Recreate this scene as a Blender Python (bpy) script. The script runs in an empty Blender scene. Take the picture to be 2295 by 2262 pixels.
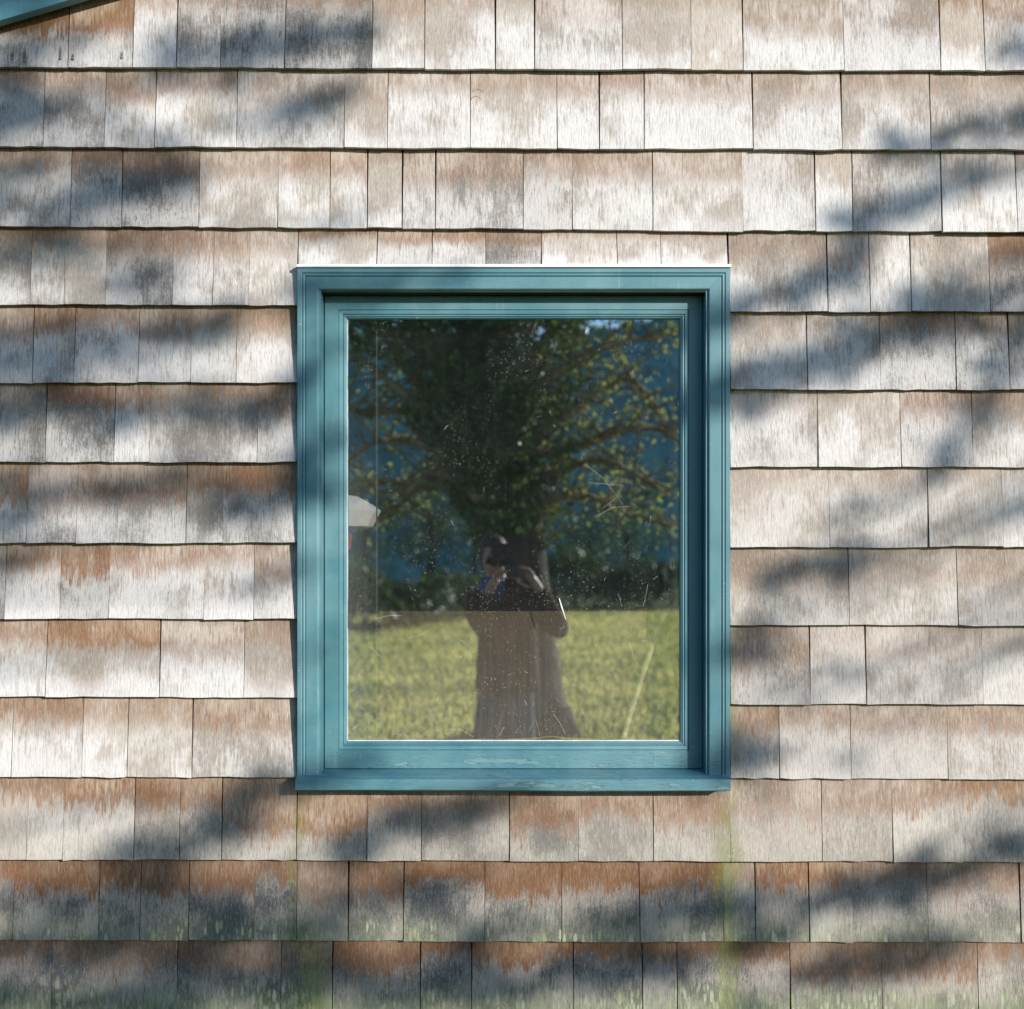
import bpy, bmesh, math, random
from mathutils import Vector, Matrix, noise as mnoise
random.seed(7)
SC = bpy.context.scene
COL = SC.collection
R = math.radians

# ------------------------------------------------------------------ camera, sky, sun, exposure
CAM_D, CAM_Z, F = 3.8, 1.55, 2850.0           # metres to the wall, eye height, focal length in photo pixels
PX, PY = 1130.0, 1235.0                       # where the optical axis meets the photo
cam = bpy.data.cameras.new('camera')
cam_ob = bpy.data.objects.new('camera', cam)
COL.objects.link(cam_ob)
cam_ob.location = (0, -CAM_D, CAM_Z)
cam_ob.rotation_euler = (R(90), 0, 0)
cam.sensor_width = 36.0
cam.lens = 36.0 * F / 2295.0
cam.shift_x = (1147.5 - PX) / 2295.0
cam.shift_y = (PY - 1131.0) / 2295.0
cam.clip_start, cam.clip_end = 0.05, 2000
cam.dof.use_dof = True
cam.dof.focus_distance = CAM_D - 0.03
cam.dof.aperture_fstop = 2.2
SC.camera = cam_ob

SUN = Vector((0.90, -1.0, 0.42))              # towards the sun
world = bpy.data.worlds.new('World')
SC.world = world
world.use_nodes = True
wt = world.node_tree
sky = wt.nodes.new('ShaderNodeTexSky')
sky.sky_type = 'NISHITA'
sky.sun_disc = False
sky.sun_elevation = math.atan2(SUN.z, math.hypot(SUN.x, SUN.y))
sky.sun_rotation = math.atan2(SUN.x, SUN.y)
sky.air_density, sky.dust_density, sky.ozone_density = 1.0, 0.3, 4.4
wt.nodes['Background'].inputs['Strength'].default_value = 0.15
wt.links.new(sky.outputs['Color'], wt.nodes['Background'].inputs['Color'])
sun = bpy.data.lights.new('sun', 'SUN')
sun.energy, sun.angle, sun.color = 4.3, R(0.53), (1.0, 0.94, 0.87)
sun_ob = bpy.data.objects.new('sun', sun)
COL.objects.link(sun_ob)
sun_ob.rotation_euler = SUN.to_track_quat('Z', 'Y').to_euler()
sun_ob.location = (8, -10, 8)
SC.view_settings.view_transform = 'Standard'
SC.view_settings.look = 'None'
SC.view_settings.exposure = 0.62
SC.view_settings.gamma = 1.0
SC.render.engine = 'CYCLES'
SC.cycles.use_denoising = True
SC.cycles.max_bounces = 10
SC.cycles.transparent_max_bounces = 24
SC.cycles.caustics_reflective = False
SC.cycles.caustics_refractive = False

# ------------------------------------------------------------------ helpers
def tag(o, label=None, cat=None, group=None, kind=None):
    for k, v in (('label', label), ('category', cat), ('group', group), ('kind', kind)):
        if v: o[k] = v
    return o

def empty(name, loc=(0, 0, 0)):
    o = bpy.data.objects.new(name, None)
    COL.objects.link(o); o.location = loc
    return o

def mesh_ob(name, verts, faces, mat=None, parent=None, smooth=False, uv=None):
    me = bpy.data.meshes.new(name)
    if parent is not None:
        pl = parent.location if parent.parent is None else parent.matrix_world.translation
    me.from_pydata([tuple(v) for v in verts], [], faces)
    me.update()
    if smooth:
        for p in me.polygons: p.use_smooth = True
    if mat: me.materials.append(mat)
    o = bpy.data.objects.new(name, me)
    COL.objects.link(o)
    if parent is not None:
        o.parent = parent
        # world coordinates are kept: undo the offset of every ancestor
        off, a = Vector(), parent
        while a is not None:
            off += a.location; a = a.parent
        o.location = -off
    return o

class MB:
    """collects shapes in world coordinates and links them as one mesh object"""
    def __init__(s): s.v, s.f = [], []
    def add(s, verts, faces):
        n = len(s.v); s.v += [tuple(v) for v in verts]; s.f += [tuple(i + n for i in f) for f in faces]
        return s
    def box(s, x0, x1, y0, y1, z0, z1):
        return s.add([(x0,y0,z0),(x1,y0,z0),(x1,y1,z0),(x0,y1,z0),(x0,y0,z1),(x1,y0,z1),(x1,y1,z1),(x0,y1,z1)],
                     [(0,3,2,1),(4,5,6,7),(0,1,5,4),(1,2,6,5),(2,3,7,6),(3,0,4,7)])
    def loft(s, rings, cap=True):
        n = len(rings[0]); base = len(s.v)
        for r in rings: s.v += [tuple(p) for p in r]
        for i in range(len(rings) - 1):
            for j in range(n):
                a, b = base + i*n + j, base + i*n + (j+1) % n
                s.f.append((a, b, b + n, a + n))
        if cap:
            s.f.append(tuple(base + j for j in reversed(range(n))))
            s.f.append(tuple(base + (len(rings)-1)*n + j for j in range(n)))
        return s
    def tube(s, pts, radii, n=8, flat=1.0):
        pts = [Vector(p) for p in pts]
        if not hasattr(radii, '__len__'): radii = [radii] * len(pts)
        rings, side = [], None
        for i, p in enumerate(pts):
            d = (pts[min(i+1, len(pts)-1)] - pts[max(i-1, 0)]).normalized()
            if side is None:
                ref = Vector((0, 0, 1)) if abs(d.z) < .9 else Vector((0, 1, 0))
                side = d.cross(ref).normalized()
            side = (side - d * side.dot(d)).normalized()
            up = d.cross(side)
            rings.append([p + (side*math.cos(2*math.pi*k/n) + up*math.sin(2*math.pi*k/n)*flat) * radii[i] for k in range(n)])
        return s.loft(rings)
    def build(s, name, mat=None, parent=None, smooth=False):
        return mesh_ob(name, s.v, s.f, mat, parent, smooth)

def smooth_path(pts, n=6):
    pts = [Vector(p) for p in pts]
    if len(pts) < 3: return [pts[0].lerp(pts[-1], i / n) for i in range(n + 1)]
    out = []
    for i in range(len(pts) - 1):
        p0, p1, p2, p3 = pts[max(i-1, 0)], pts[i], pts[i+1], pts[min(i+2, len(pts)-1)]
        for k in range(n):
            t = k / n
            out.append(0.5*((2*p1) + (p2-p0)*t + (2*p0-5*p1+4*p2-p3)*t*t + (3*p1-p0-3*p2+p3)*t**3))
    out.append(pts[-1])
    return out

def at(px, py, y):
    """photo pixel -> world point on the plane at depth y"""
    s = (CAM_D + y) / F
    return Vector(((px - PX) * s, y, CAM_Z + (PY - py) * s))

# ------------------------------------------------------------------ materials
class NT:
    def __init__(s, name):
        s.m = bpy.data.materials.new(name); s.m.use_nodes = True
        s.t = s.m.node_tree; s.t.nodes.clear()
        s.out = s.t.nodes.new('ShaderNodeOutputMaterial')
    def n(s, typ, **kw):
        nd = s.t.nodes.new('ShaderNode' + typ)
        for k, v in kw.items(): setattr(nd, k, v)
        return nd
    def set(s, sock, v):
        if hasattr(v, 'is_linked') or hasattr(v, 'links'): s.t.links.new(v, sock)
        else:
            if sock.type == 'RGBA' and len(v) == 3: v = (*v, 1)
            sock.default_value = v
    def math(s, op, a, b=None, c=None, clamp=False):
        nd = s.n('Math', operation=op, use_clamp=clamp)
        for i, v in enumerate((a, b, c)):
            if v is not None: s.set(nd.inputs[i], v)
        return nd.outputs[0]
    def mix(s, f, a, b, blend='MIX'):
        nd = s.n('Mix', data_type='RGBA', blend_type=blend)
        s.set(nd.inputs[0], f); s.set(nd.inputs[6], a); s.set(nd.inputs[7], b)
        return nd.outputs[2]
    def ss(s, x, lo, hi, a=0.0, b=1.0):
        nd = s.n('MapRange', interpolation_type='SMOOTHSTEP')
        for i, v in enumerate((x, lo, hi, a, b)): s.set(nd.inputs[i], v)
        return nd.outputs[0]
    def noise(s, vec, scale=1.0, detail=3.0, rough=.55, w=None):
        nd = s.n('TexNoise')
        if w is not None:
            nd.noise_dimensions = '4D'; s.set(nd.inputs['W'], w)
        s.set(nd.inputs['Vector'], vec)
        nd.inputs['Scale'].default_value = scale; nd.inputs['Detail'].default_value = detail
        nd.inputs['Roughness'].default_value = rough
        return nd.outputs[0]
    def scale(s, vec, xyz, loc=(0, 0, 0)):
        nd = s.n('Mapping'); s.set(nd.inputs[0], vec)
        nd.inputs['Scale'].default_value = xyz; nd.inputs['Location'].default_value = loc
        return nd.outputs[0]
    def pos(s): return s.n('NewGeometry').outputs['Position']
    def bump(s, h, strength=.3, dist=.002, normal=None):
        nd = s.n('Bump'); nd.inputs['Strength'].default_value = strength; nd.inputs['Distance'].default_value = dist
        s.set(nd.inputs['Height'], h)
        if normal is not None: s.set(nd.inputs['Normal'], normal)
        return nd.outputs[0]
    def principled(s, col, rough=.6, spec=.3, normal=None, **kw):
        p = s.n('BsdfPrincipled')
        s.set(p.inputs['Base Color'], col); s.set(p.inputs['Roughness'], rough)
        s.set(p.inputs['Specular IOR Level'], spec)
        if normal is not None: s.set(p.inputs['Normal'], normal)
        for k, v in kw.items(): s.set(p.inputs[k], v)
        s.t.links.new(p.outputs[0], s.out.inputs[0])
        return p

def mat_plain(name, col, rough=.6, spec=.3, var=.15, nscale=20, bump=.15):
    t = NT(name); p = t.pos()
    nz = t.noise(p, nscale, 4)
    c = t.mix(t.ss(nz, .3, .7), tuple(c*(1-var) for c in col), tuple(min(1, c*(1+var)) for c in col))
    t.principled(c, rough, spec, t.bump(nz, bump, .004))
    return t.m

def mat_shingle():
    t = NT('weathered_cedar')
    pos = t.pos()
    uvn = t.n('UVMap'); uvn.uv_map = 'face'
    sep = t.n('SeparateXYZ'); t.set(sep.inputs[0], uvn.outputs[0])
    v = sep.outputs[1]
    wn = t.n('Attribute', attribute_name='wear')
    wsep = t.n('SeparateColor'); t.set(wsep.inputs[0], wn.outputs['Color'])
    brown, depth, dark = wsep.outputs[0], wsep.outputs[1], wsep.outputs[2]
    lichen = wn.outputs['Alpha']
    rnd = t.n('Attribute', attribute_name='rnd').outputs['Fac']
    w = t.math('MULTIPLY', rnd, 37.0)
    # grain streaks in several widths; each shingle shifted by its own random number
    fine = t.noise(t.scale(pos, (430, 1, 55)), 1, 3, .6, w)
    mid = t.noise(t.scale(pos, (150, 1, 19)), 1, 4, .65, w)
    broad = t.noise(t.scale(pos, (34, 1, 10)), 1, 3, .55, w)
    big = t.noise(t.scale(pos, (6, 1, 5)), 1, 4, .6, w)
    blot = t.math('ADD', big, t.math('MULTIPLY', t.math('SUBTRACT', mid, .5), .42))
    rough = t.noise(t.scale(pos, (300, 60, 110)), 1, 4, .7, w)
    stip = t.noise(t.scale(pos, (240, 1, 120)), 1, 4, .7, w)
    tone = t.math('FRACT', t.math('MULTIPLY', rnd, 7.31))
    tone2 = t.math('FRACT', t.math('MULTIPLY', rnd, 23.7))
    # ---- bleached wood: beige grey ground with frayed silver white patches, more of them on some shingles
    bl = t.mix(t.ss(big, .3, .7), (.41, .36, .30), (.51, .475, .425))
    bl = t.mix(t.math('MULTIPLY', t.ss(tone, .2, 1.0), .5), bl, (.33, .275, .225))
    spz = t.n('SeparateXYZ'); t.set(spz.inputs[0], pos)
    PXc, PZc = spz.outputs[0], spz.outputs[2]
    whit = t.math('MULTIPLY', t.ss(PZc, .62, 1.0, .12, 1.0), t.math('SUBTRACT', 1.0, t.math('MULTIPLY', t.ss(PXc, .4, .7), t.ss(PZc, 2.0, 1.6, 0, .55))))
    patch = t.ss(t.math('ADD', t.math('SUBTRACT', blot, t.math('MULTIPLY', v, .16)), t.math('MULTIPLY', tone2, .16)), .40, .60)
    bl = t.mix(t.math('MULTIPLY', t.math('MULTIPLY', patch, .74), whit), bl, (.655, .645, .63))
    bl = t.mix(t.math('MULTIPLY', t.ss(mid, .52, .36), .38), bl, (.26, .21, .17))
    foot = t.ss(t.math('ADD', v, t.math('MULTIPLY', t.math('SUBTRACT', mid, .5), .7)), .30, .0)
    bl = t.mix(t.math('MULTIPLY', t.math('MULTIPLY', foot, whit), t.math('MULTIPLY', tone, .6)), bl, (.65, .635, .62))
    # ---- dark tone by shingle: grey cast, stipple and spiky streaks
    d0 = t.math('ADD', blot, t.math('MULTIPLY', t.math('SUBTRACT', stip, .5), .5))
    d1 = t.math('MULTIPLY', t.ss(d0, .58, .34), t.math('MULTIPLY', dark, 1.25), clamp=True)
    col = t.mix(t.math('MULTIPLY', dark, .62), bl, (.145, .125, .105))
    col = t.mix(d1, col, (.085, .090, .092))
    spk = t.math('MULTIPLY', t.ss(mid, .56, .64), t.math('MULTIPLY', t.ss(broad, .42, .6), t.math('ADD', .13, t.math('MULTIPLY', dark, 1.3))))
    col = t.mix(t.math('MULTIPLY', spk, .8, clamp=True), col, (.075, .066, .06))
    # ---- brown unbleached band under the course above
    edge = t.math('SUBTRACT', 1.0, t.math('ADD', .02, t.math('MULTIPLY', depth, .66)))
    wob = t.math('ADD', t.math('MULTIPLY', t.math('SUBTRACT', broad, .5), .35),
                 t.math('ADD', t.math('MULTIPLY', t.math('SUBTRACT', big, .5), .75), t.math('MULTIPLY', t.math('SUBTRACT', mid, .5), .95)))
    sgn = t.math('SUBTRACT', t.math('ADD', v, wob), edge)
    band = t.ss(sgn, -.14, .12)
    rim = t.math('MULTIPLY', t.ss(sgn, -.10, .06), t.ss(sgn, .36, .08))
    br = t.mix(t.ss(big, .35, .65), (.20, .125, .075), (.36, .265, .185))
    br = t.mix(t.math('MULTIPLY', rim, t.ss(tone2, .0, .7, .35, .95)), br, (.225, .105, .046))
    br = t.mix(t.math('MULTIPLY', t.ss(dark, .3, .8), .65), br, (.125, .060, .028))
    br = t.mix(t.math('MULTIPLY', t.ss(mid, .55, .40), .38), br, (.10, .055, .03))
    br = t.mix(t.math('MULTIPLY', t.ss(fine, .5, .35), .15), br, (.45, .36, .27))
    bamt = t.math('MULTIPLY', band, t.math('MULTIPLY', t.math('POWER', brown, .82), t.ss(broad, .25, .5, .70, 1.15)), clamp=True)
    col = t.mix(bamt, col, br)
    col = t.mix(t.math('MULTIPLY', t.ss(fine, .53, .70), .36), col, (.13, .105, .09))
    col = t.mix(t.math('MULTIPLY', t.ss(fine, .47, .32), t.math('SUBTRACT', .24, t.math('MULTIPLY', bamt, .19))), col, (.74, .72, .70))
    # ---- pale green lichen tufts near the foot of the low courses
    vor = t.n('TexVoronoi', feature='F1'); t.set(vor.inputs['Vector'], t.scale(pos, (84, 1, 23)))
    vor.inputs['Scale'].default_value = 1.0; vor.inputs['Randomness'].default_value = 1.0
    sepc = t.n('SeparateColor'); t.set(sepc.inputs[0], vor.outputs['Color'])
    tuft = t.ss(t.math('ADD', vor.outputs['Distance'], t.math('ADD', t.math('MULTIPLY', t.math('SUBTRACT', stip, .5), .7), t.math('MULTIPLY', t.math('SUBTRACT', sepc.outputs[2], .5), .25))), .46, .28)
    keep = t.ss(sepc.outputs[0], t.math('SUBTRACT', 1.0, t.math('MULTIPLY', lichen, 1.05)), t.math('SUBTRACT', 1.06, t.math('MULTIPLY', lichen, 1.05)))
    low = t.ss(t.math('ADD', v, t.math('MULTIPLY', t.math('SUBTRACT', blot, .5), .7)), t.math('MULTIPLY', lichen, .60), t.math('MULTIPLY', lichen, .18))
    lmask = t.math('MULTIPLY', t.math('MULTIPLY', tuft, keep), low)
    lcol = t.mix(sepc.outputs[1], (.34, .38, .17), (.55, .55, .42))
    lcol = t.mix(t.math('MULTIPLY', t.ss(fine, .5, .6), .5), lcol, (.15, .2, .1))
    col = t.mix(t.math('MULTIPLY', lmask, .85), col, lcol)
    # greenish algae along the foot
    alg = t.math('MULTIPLY', t.ss(t.math('ADD', v, t.math('MULTIPLY', t.math('SUBTRACT', mid, .5), .6)), .58, -.05), t.math('MULTIPLY', lichen, .75))
    col = t.mix(alg, col, (.13, .17, .075))
    # ---- moss where water runs off the two lower window corners
    sp = t.n('SeparateXYZ'); t.set(sp.inputs[0], pos)
    X, Z = sp.outputs[0], sp.outputs[2]
    wx = t.math('MULTIPLY', t.math('SUBTRACT', t.noise(t.scale(pos, (6, 1, 5)), 1, 2), .5), .10)
    def run(x0, half, ztop, zfull, amt):
        d = t.math('ABSOLUTE', t.math('SUBTRACT', t.math('ADD', X, wx), x0))
        m = t.math('MULTIPLY', t.ss(d, half, half*.15), t.ss(Z, ztop, zfull))
        m = t.math('MULTIPLY', m, t.ss(t.math('ADD', mid, t.math('MULTIPLY', blot, .8)), .62, .92))
        m = t.math('MULTIPLY', m, t.ss(stip, .38, .6, .2, 1.0))
        return t.math('MULTIPLY', m, amt)
    m1 = run(at(1633, 0, -.03).x, .055, .95, .62, .85)
    m2 = run(at(690, 0, -.03).x, .075, .55, .25, .9)
    m3 = run(at(664, 0, -.03).x, .03, 1.0, .7, .45)
    m4 = run(at(1650, 0, -.03).x, .022, 1.5, 1.1, .45)
    mm = t.math('MAXIMUM', t.math('MAXIMUM', m1, m2), t.math('MAXIMUM', m3, m4))
    col = t.mix(t.math('MULTIPLY', mm, 1.0, clamp=True), col, (.17, .195, .055))
    # ---- rust runs above the face nails at the upper left
    for nx, ny, ln in NAILS:
        c = at(nx, ny, -.03)
        m = t.math('MULTIPLY', t.ss(t.math('ABSOLUTE', t.math('SUBTRACT', X, c.x)), .007, .002),
                   t.math('MULTIPLY', t.ss(Z, c.z - .012, c.z), t.ss(Z, c.z + ln, c.z + ln*.4)))
        col = t.mix(t.math('MULTIPLY', m, .8), col, (.07, .055, .045))
    for nx, ny, rx, rz in ((1070, 198, .016, .010), (1066, 214, .014, .012)):
        c = at(nx, ny, -.03)
        dx = t.math('DIVIDE', t.math('SUBTRACT', X, c.x), rx); dz = t.math('DIVIDE', t.math('SUBTRACT', Z, c.z - rz), rz)
        rr = t.math('ADD', t.math('SQRT', t.math('ADD', t.math('MULTIPLY', dx, dx), t.math('MULTIPLY', dz, dz))), t.math('MULTIPLY', t.math('SUBTRACT', stip, .5), .25))
        m = t.math('MULTIPLY', t.ss(t.math('ABSOLUTE', t.math('SUBTRACT', rr, 1.0)), .20, .05), t.ss(dz, -.2, .3))
        col = t.mix(t.math('MULTIPLY', m, .65), col, (.17, .09, .045))
    hgt = t.math('ADD', t.math('MULTIPLY', rough, .55), t.math('ADD', t.math('MULTIPLY', fine, .45), t.math('MULTIPLY', mid, .8)))
    nrm = t.bump(hgt, .85, .0024)
    t.principled(col, .82, .12, nrm)
    return t.m

def mat_paint():
    t = NT('teal_paint')
    pos = t.pos()
    n1 = t.noise(pos, 7, 4)
    brush = t.noise(t.scale(pos, (14, 60, 160)), 1, 3, .6)
    c = t.mix(t.ss(n1, .3, .7), (.038, .145, .175), (.062, .185, .212))
    c = t.mix(t.math('MULTIPLY', t.ss(brush, .62, .78), .25), c, (.19, .36, .40))
    flk = t.noise(t.scale(pos, (9, 40, 55)), 1, 5, .62)
    fade = t.noise(pos, 2.6, 5, .6)
    c = t.mix(t.math('MULTIPLY', t.ss(fade, .48, .68), .38), c, (.17, .29, .315))
    streak = t.noise(t.scale(pos, (60, 60, 5)), 1, 4, .6)
    c = t.mix(t.math('MULTIPLY', t.ss(streak, .60, .74), .28), c, (.22, .34, .36))
    grime = t.noise(pos, 38, 5, .65)
    c = t.mix(t.math('MULTIPLY', t.ss(grime, .60, .74), .35), c, (.045, .085, .085))
    chip = t.noise(pos, 70, 3, .6)
    c = t.mix(t.math('MULTIPLY', t.ss(chip, .735, .755), .8), c, (.50, .52, .49))
    sp = t.n('SeparateXYZ'); t.set(sp.inputs[0], pos)
    lowz = t.ss(sp.outputs[2], 1.02, .93)
    crack = t.noise(t.scale(pos, (26, 60, 150)), 1, 5, .7)
    c = t.mix(t.math('MULTIPLY', t.math('MULTIPLY', t.math('MULTIPLY', t.ss(crack, .61, .68), t.ss(grime, .45, .6)), lowz), .7), c, (.28, .38, .39))
    c = t.mix(t.math('MULTIPLY', t.math('MULTIPLY', t.ss(crack, .40, .34), lowz), .7), c, (.05, .10, .11))
    fm = t.math('MULTIPLY', t.ss(flk, .615, .635), t.ss(sp.outputs[2], .965, .90))
    c = t.mix(t.math('MULTIPLY', fm, .32), c, (.27, .36, .36))
    fe = t.math('MULTIPLY', t.math('MULTIPLY', t.ss(flk, .585, .605), t.ss(flk, .63, .612)), t.ss(sp.outputs[2], .965, .90))
    c = t.mix(t.math('MULTIPLY', fe, .6), c, (.03, .06, .065))
    h = t.math('ADD', t.math('MULTIPLY', brush, .25), t.math('MULTIPLY', t.math('MULTIPLY', crack, lowz), 1.6))
    grit = t.noise(pos, 420, 3)
    h = t.math('ADD', h, t.math('MULTIPLY', grit, .12))
    t.principled(c, t.ss(n1, .3, .7, .46, .58), .85, t.bump(h, .35, .003))
    return t.m

def mat_glass():
    t = NT('old_window_glass')
    pos = t.pos()
    wav = t.noise(t.scale(pos, (2.2, 1, 1.6)), 1, 1)
    nrm = t.bump(wav, .03, .01)
    gl = t.n('BsdfGlossy'); t.set(gl.inputs['Color'], (.90, .97, .98)); gl.inputs['Roughness'].default_value = 0.0
    t.set(gl.inputs['Normal'], nrm)
    tr = t.n('BsdfTransparent'); t.set(tr.inputs[0], (1.0, 1.0, 1.0))
    m1 = t.n('MixShader'); m1.inputs[0].default_value = .47
    t.t.links.new(tr.outputs[0], m1.inputs[1]); t.t.links.new(gl.outputs[0], m1.inputs[2])
    # dust: a thin even film, smears, specks
    sp = t.n('SeparateXYZ'); t.set(sp.inputs[0], pos)
    film = t.noise(t.scale(pos, (7, 1, 4)), 1, 4)
    run = t.noise(t.scale(pos, (90, 1, 5)), 1, 3)
    g = t.at_edges
    dust = t.math('ADD', .002, t.math('MULTIPLY', t.ss(film, .45, .8), .008))
    dust = t.math('ADD', dust, t.math('MULTIPLY', t.ss(run, .55, .8), .010))
    dust = t.math('ADD', dust, t.math('MULTIPLY', t.math('MULTIPLY', g(sp.outputs[0], GX0, .13), t.math('MULTIPLY', t.ss(sp.outputs[2], 2.1, 1.4), t.ss(run, .2, .7, .6, 1))), .075))
    dust = t.math('ADD', dust, t.math('MULTIPLY', t.math('MULTIPLY', g(sp.outputs[2], GZ0, .55), t.ss(run, .25, .7, .4, 1)), .06))
    dust = t.math('ADD', dust, t.math('MULTIPLY', g(sp.outputs[0], GX1, -.05), .02))
    for scl, thr, dens in ((140, .19, .09), (60, .12, .08), (280, .34, .15), (33, .05, .10)):
        vo = t.n('TexVoronoi'); t.set(vo.inputs['Vector'], t.scale(pos, (1, 0, .8))); vo.inputs['Scale'].default_value = scl
        sc = t.n('SeparateColor'); t.set(sc.inputs[0], vo.outputs['Color'])
        speck = t.math('MULTIPLY', t.ss(vo.outputs['Distance'], thr, thr*.5), t.ss(sc.outputs[0], 1-dens, 1-dens+.04))
        speck = t.math('MULTIPLY', speck, t.ss(t.math('ADD', film, t.ss(sp.outputs[2], 1.8, 1.2, -.06, .10)), .42, .62, .03, 1.0))
        dust = t.math('ADD', dust, t.math('MULTIPLY', speck, .5), clamp=True)
    df = t.n('BsdfDiffuse'); t.set(df.inputs[0], (.62, .62, .58))
    m2 = t.n('MixShader'); t.set(m2.inputs[0], dust)
    t.t.links.new(m1.outputs[0], m2.inputs[1]); t.t.links.new(df.outputs[0], m2.inputs[2])
    t.t.links.new(m2.outputs[0], t.out.inputs[0])
    return t.m
NT.at_edges = lambda s, c, e, w: s.ss(c, e + w, e)

def mat_film(name, col, a):
    t = NT(name)
    tr = t.n('BsdfTransparent'); df = t.n('BsdfDiffuse'); t.set(df.inputs[0], col)
    m = t.n('MixShader'); nz = t.noise(t.pos(), 9, 3)
    t.set(m.inputs[0], t.ss(nz, .2, .8, a*.5, a*1.5))
    t.t.links.new(tr.outputs[0], m.inputs[1]); t.t.links.new(df.outputs[0], m.inputs[2])
    t.t.links.new(m.outputs[0], t.out.inputs[0])
    return t.m

def mat_leaf(name, c0, c1, trans=.4, nscale=3.0, tcol=None):
    t = NT(name)
    nz = t.noise(t.pos(), nscale, 3)
    isl = t.n('NewGeometry').outputs['Random Per Island']
    c = t.mix(t.ss(t.math('ADD', nz, t.math('MULTIPLY', t.math('SUBTRACT', isl, .5), .5)), .25, .75), c0, c1)
    df = t.n('BsdfPrincipled'); t.set(df.inputs['Base Color'], c); df.inputs['Roughness'].default_value = .45
    df.inputs['Specular IOR Level'].default_value = .35
    tl = t.n('BsdfTranslucent'); t.set(tl.inputs[0], tcol or c)
    m = t.n('MixShader'); m.inputs[0].default_value = trans
    t.t.links.new(df.outputs[0], m.inputs[1]); t.t.links.new(tl.outputs[0], m.inputs[2])
    t.t.links.new(m.outputs[0], t.out.inputs[0])
    return t.m

def mat_bark(name, c0, c1, sc=9):
    t = NT(name); p = t.pos()
    nz = t.noise(t.scale(p, (sc, sc, sc*.25)), 1, 5, .65)
    c = t.mix(t.ss(nz, .35, .65), c0, c1)
    t.principled(c, .9, .15, t.bump(nz, .8, .03))
    return t.m

# ------------------------------------------------------------------ measured positions
NAILS = [(28, 131, .02), (55, 136, .05), (135, 131, .05), (163, 131, .018), (273, 129, .022)]
CX0, CX1 = at(666, 0, -.045).x, at(1636, 0, -.045).x      # outer edges of the casing
CZ1 = at(0, 601, -.045).z
CZ0 = .886
SX0, SX1, SZ1, SZ0 = CX0 + .072, CX1 - .071, CZ1 - .0705, .897   # sash
GX0, GX1, GZ0, GZ1 = at(778, 0, .03).x, at(1527, 0, .03).x, at(0, 1661, .03).z, at(0, 717, .03).z

M_SH = mat_shingle()
M_PAINT = mat_paint()
M_WHITE = mat_plain('white_metal', (.80, .80, .80), .4, .4, .03)
M_DARKWOOD = mat_plain('sheathing_wood', (.07, .055, .045), .9, .1)
M_NAIL = mat_plain('nail_steel', (.16, .15, .145), .5, .5)

# ------------------------------------------------------------------ house wall
RAKE_Y = -.085
ra, rb = at(0, 46, RAKE_Y), at(155, 0, RAKE_Y)
RSLOPE = (rb.z - ra.z) / (rb.x - ra.x)
RPEAK = 2.6
WX0, WX1 = -3.0, 3.3
def rake_z(x):
    if x <= RPEAK: return ra.z + (x - ra.x) * RSLOPE
    return ra.z + (RPEAK - ra.x) * RSLOPE - (x - RPEAK) * RSLOPE

BUTT = -.0345                                   # nominal face of a shingle at its lower edge
LINES = [  # lower edge of each course: (y at photo x=0, y at x=2295) full width, or left pair and right pair
    ((150, 158),), ((329, 335),), ((506, 520),), ((683, 684.5), (697, 699)), ((856.5, 858), (872, 873)),
    ((1035, 1038), (1046.5, 1047)), ((1216, 1220), (1225, 1226)), ((1387, 1389), (1400, 1402)), ((1562, 1564), (1577, 1579)),
    ((1742, 1744), (1742, 1746)), ((1927.6, 1932),), ((2106, 2113),), ((2291, 2296),)]
# joints (photo x of each shingle's right edge) with three digits: brown, depth of the brown band, darkness
COURSES = [
 ["43:975 151:975 296:873 395:421 493:324 638:326 834:426 952:441 1110:331 1198:221 1395:252 1550:231 1667:320 1893:371 2109:172 2209:530 2330:541"],
 ["96:436 233:434 347:552 530:531 771:263 868:261 1054:331 1249:341 1344:441 1444:431 1689:341 1888:342 2087:332 2330:332"],
 ["156:534 272:535 445:556 622:442 739:541 823:541 901:331 976:463 1173:464 1283:434 1464:442 1666:341 1829:152 1912:110 2112:123 2281:241 2400:222"],
 ["66:734 143:633 236:632 386:546 477:543 558:543 668:341", "856:0", "1856:353 1951:453 2043:131 2220:142 2340:756"],
 ["72:553 164:743 308:534 427:562 528:542 668:641", "1810:242 1975:133 2144:535 2264:534 2350:445"],
 ["101:345 254:745 335:641 576:534 668:653", "1835:232 2021:121 2182:443 2380:442"],
 ["60:763 170:475 416:574 499:754 668:754", "1861:221 2082:232 2250:221 2390:121"],
 ["9:445 133:742 243:755 455:542 568:431 668:472", "1905:373 2148:262 2370:262"],
 ["101:541 356:851 546:461 668:451", "1817:374 1943:131 2205:252 2400:141"],
 ["25:640 183:641 283:540 429:541 668:562", "1748:653 1909:441 2126:352 2380:452"],
 ["59:730 140:641 299:742 401:854 496:754 664:694 822:794 944:564 1142:464 1296:695 1465:573 1638:582 1843:362 2003:462 2158:542 2330:834"],
 ["28:845 220:857 312:847 423:956 569:857 665:748 780:568 904:866 1086:947 1259:967 1435:948 1623:857 1695:535 1816:844 1912:854 2082:545 2289:455 2420:654"],
 ["113:637 396:549 628:558 745:368 942:958 1057:928 1286:838 1441:837 1519:736 1773:737 1980:666 2194:655 2350:734"]]
OVER_WINDOW = "844:731 968:644 1089:642 1214:555 1385:521 1482:321 1631:521"

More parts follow.
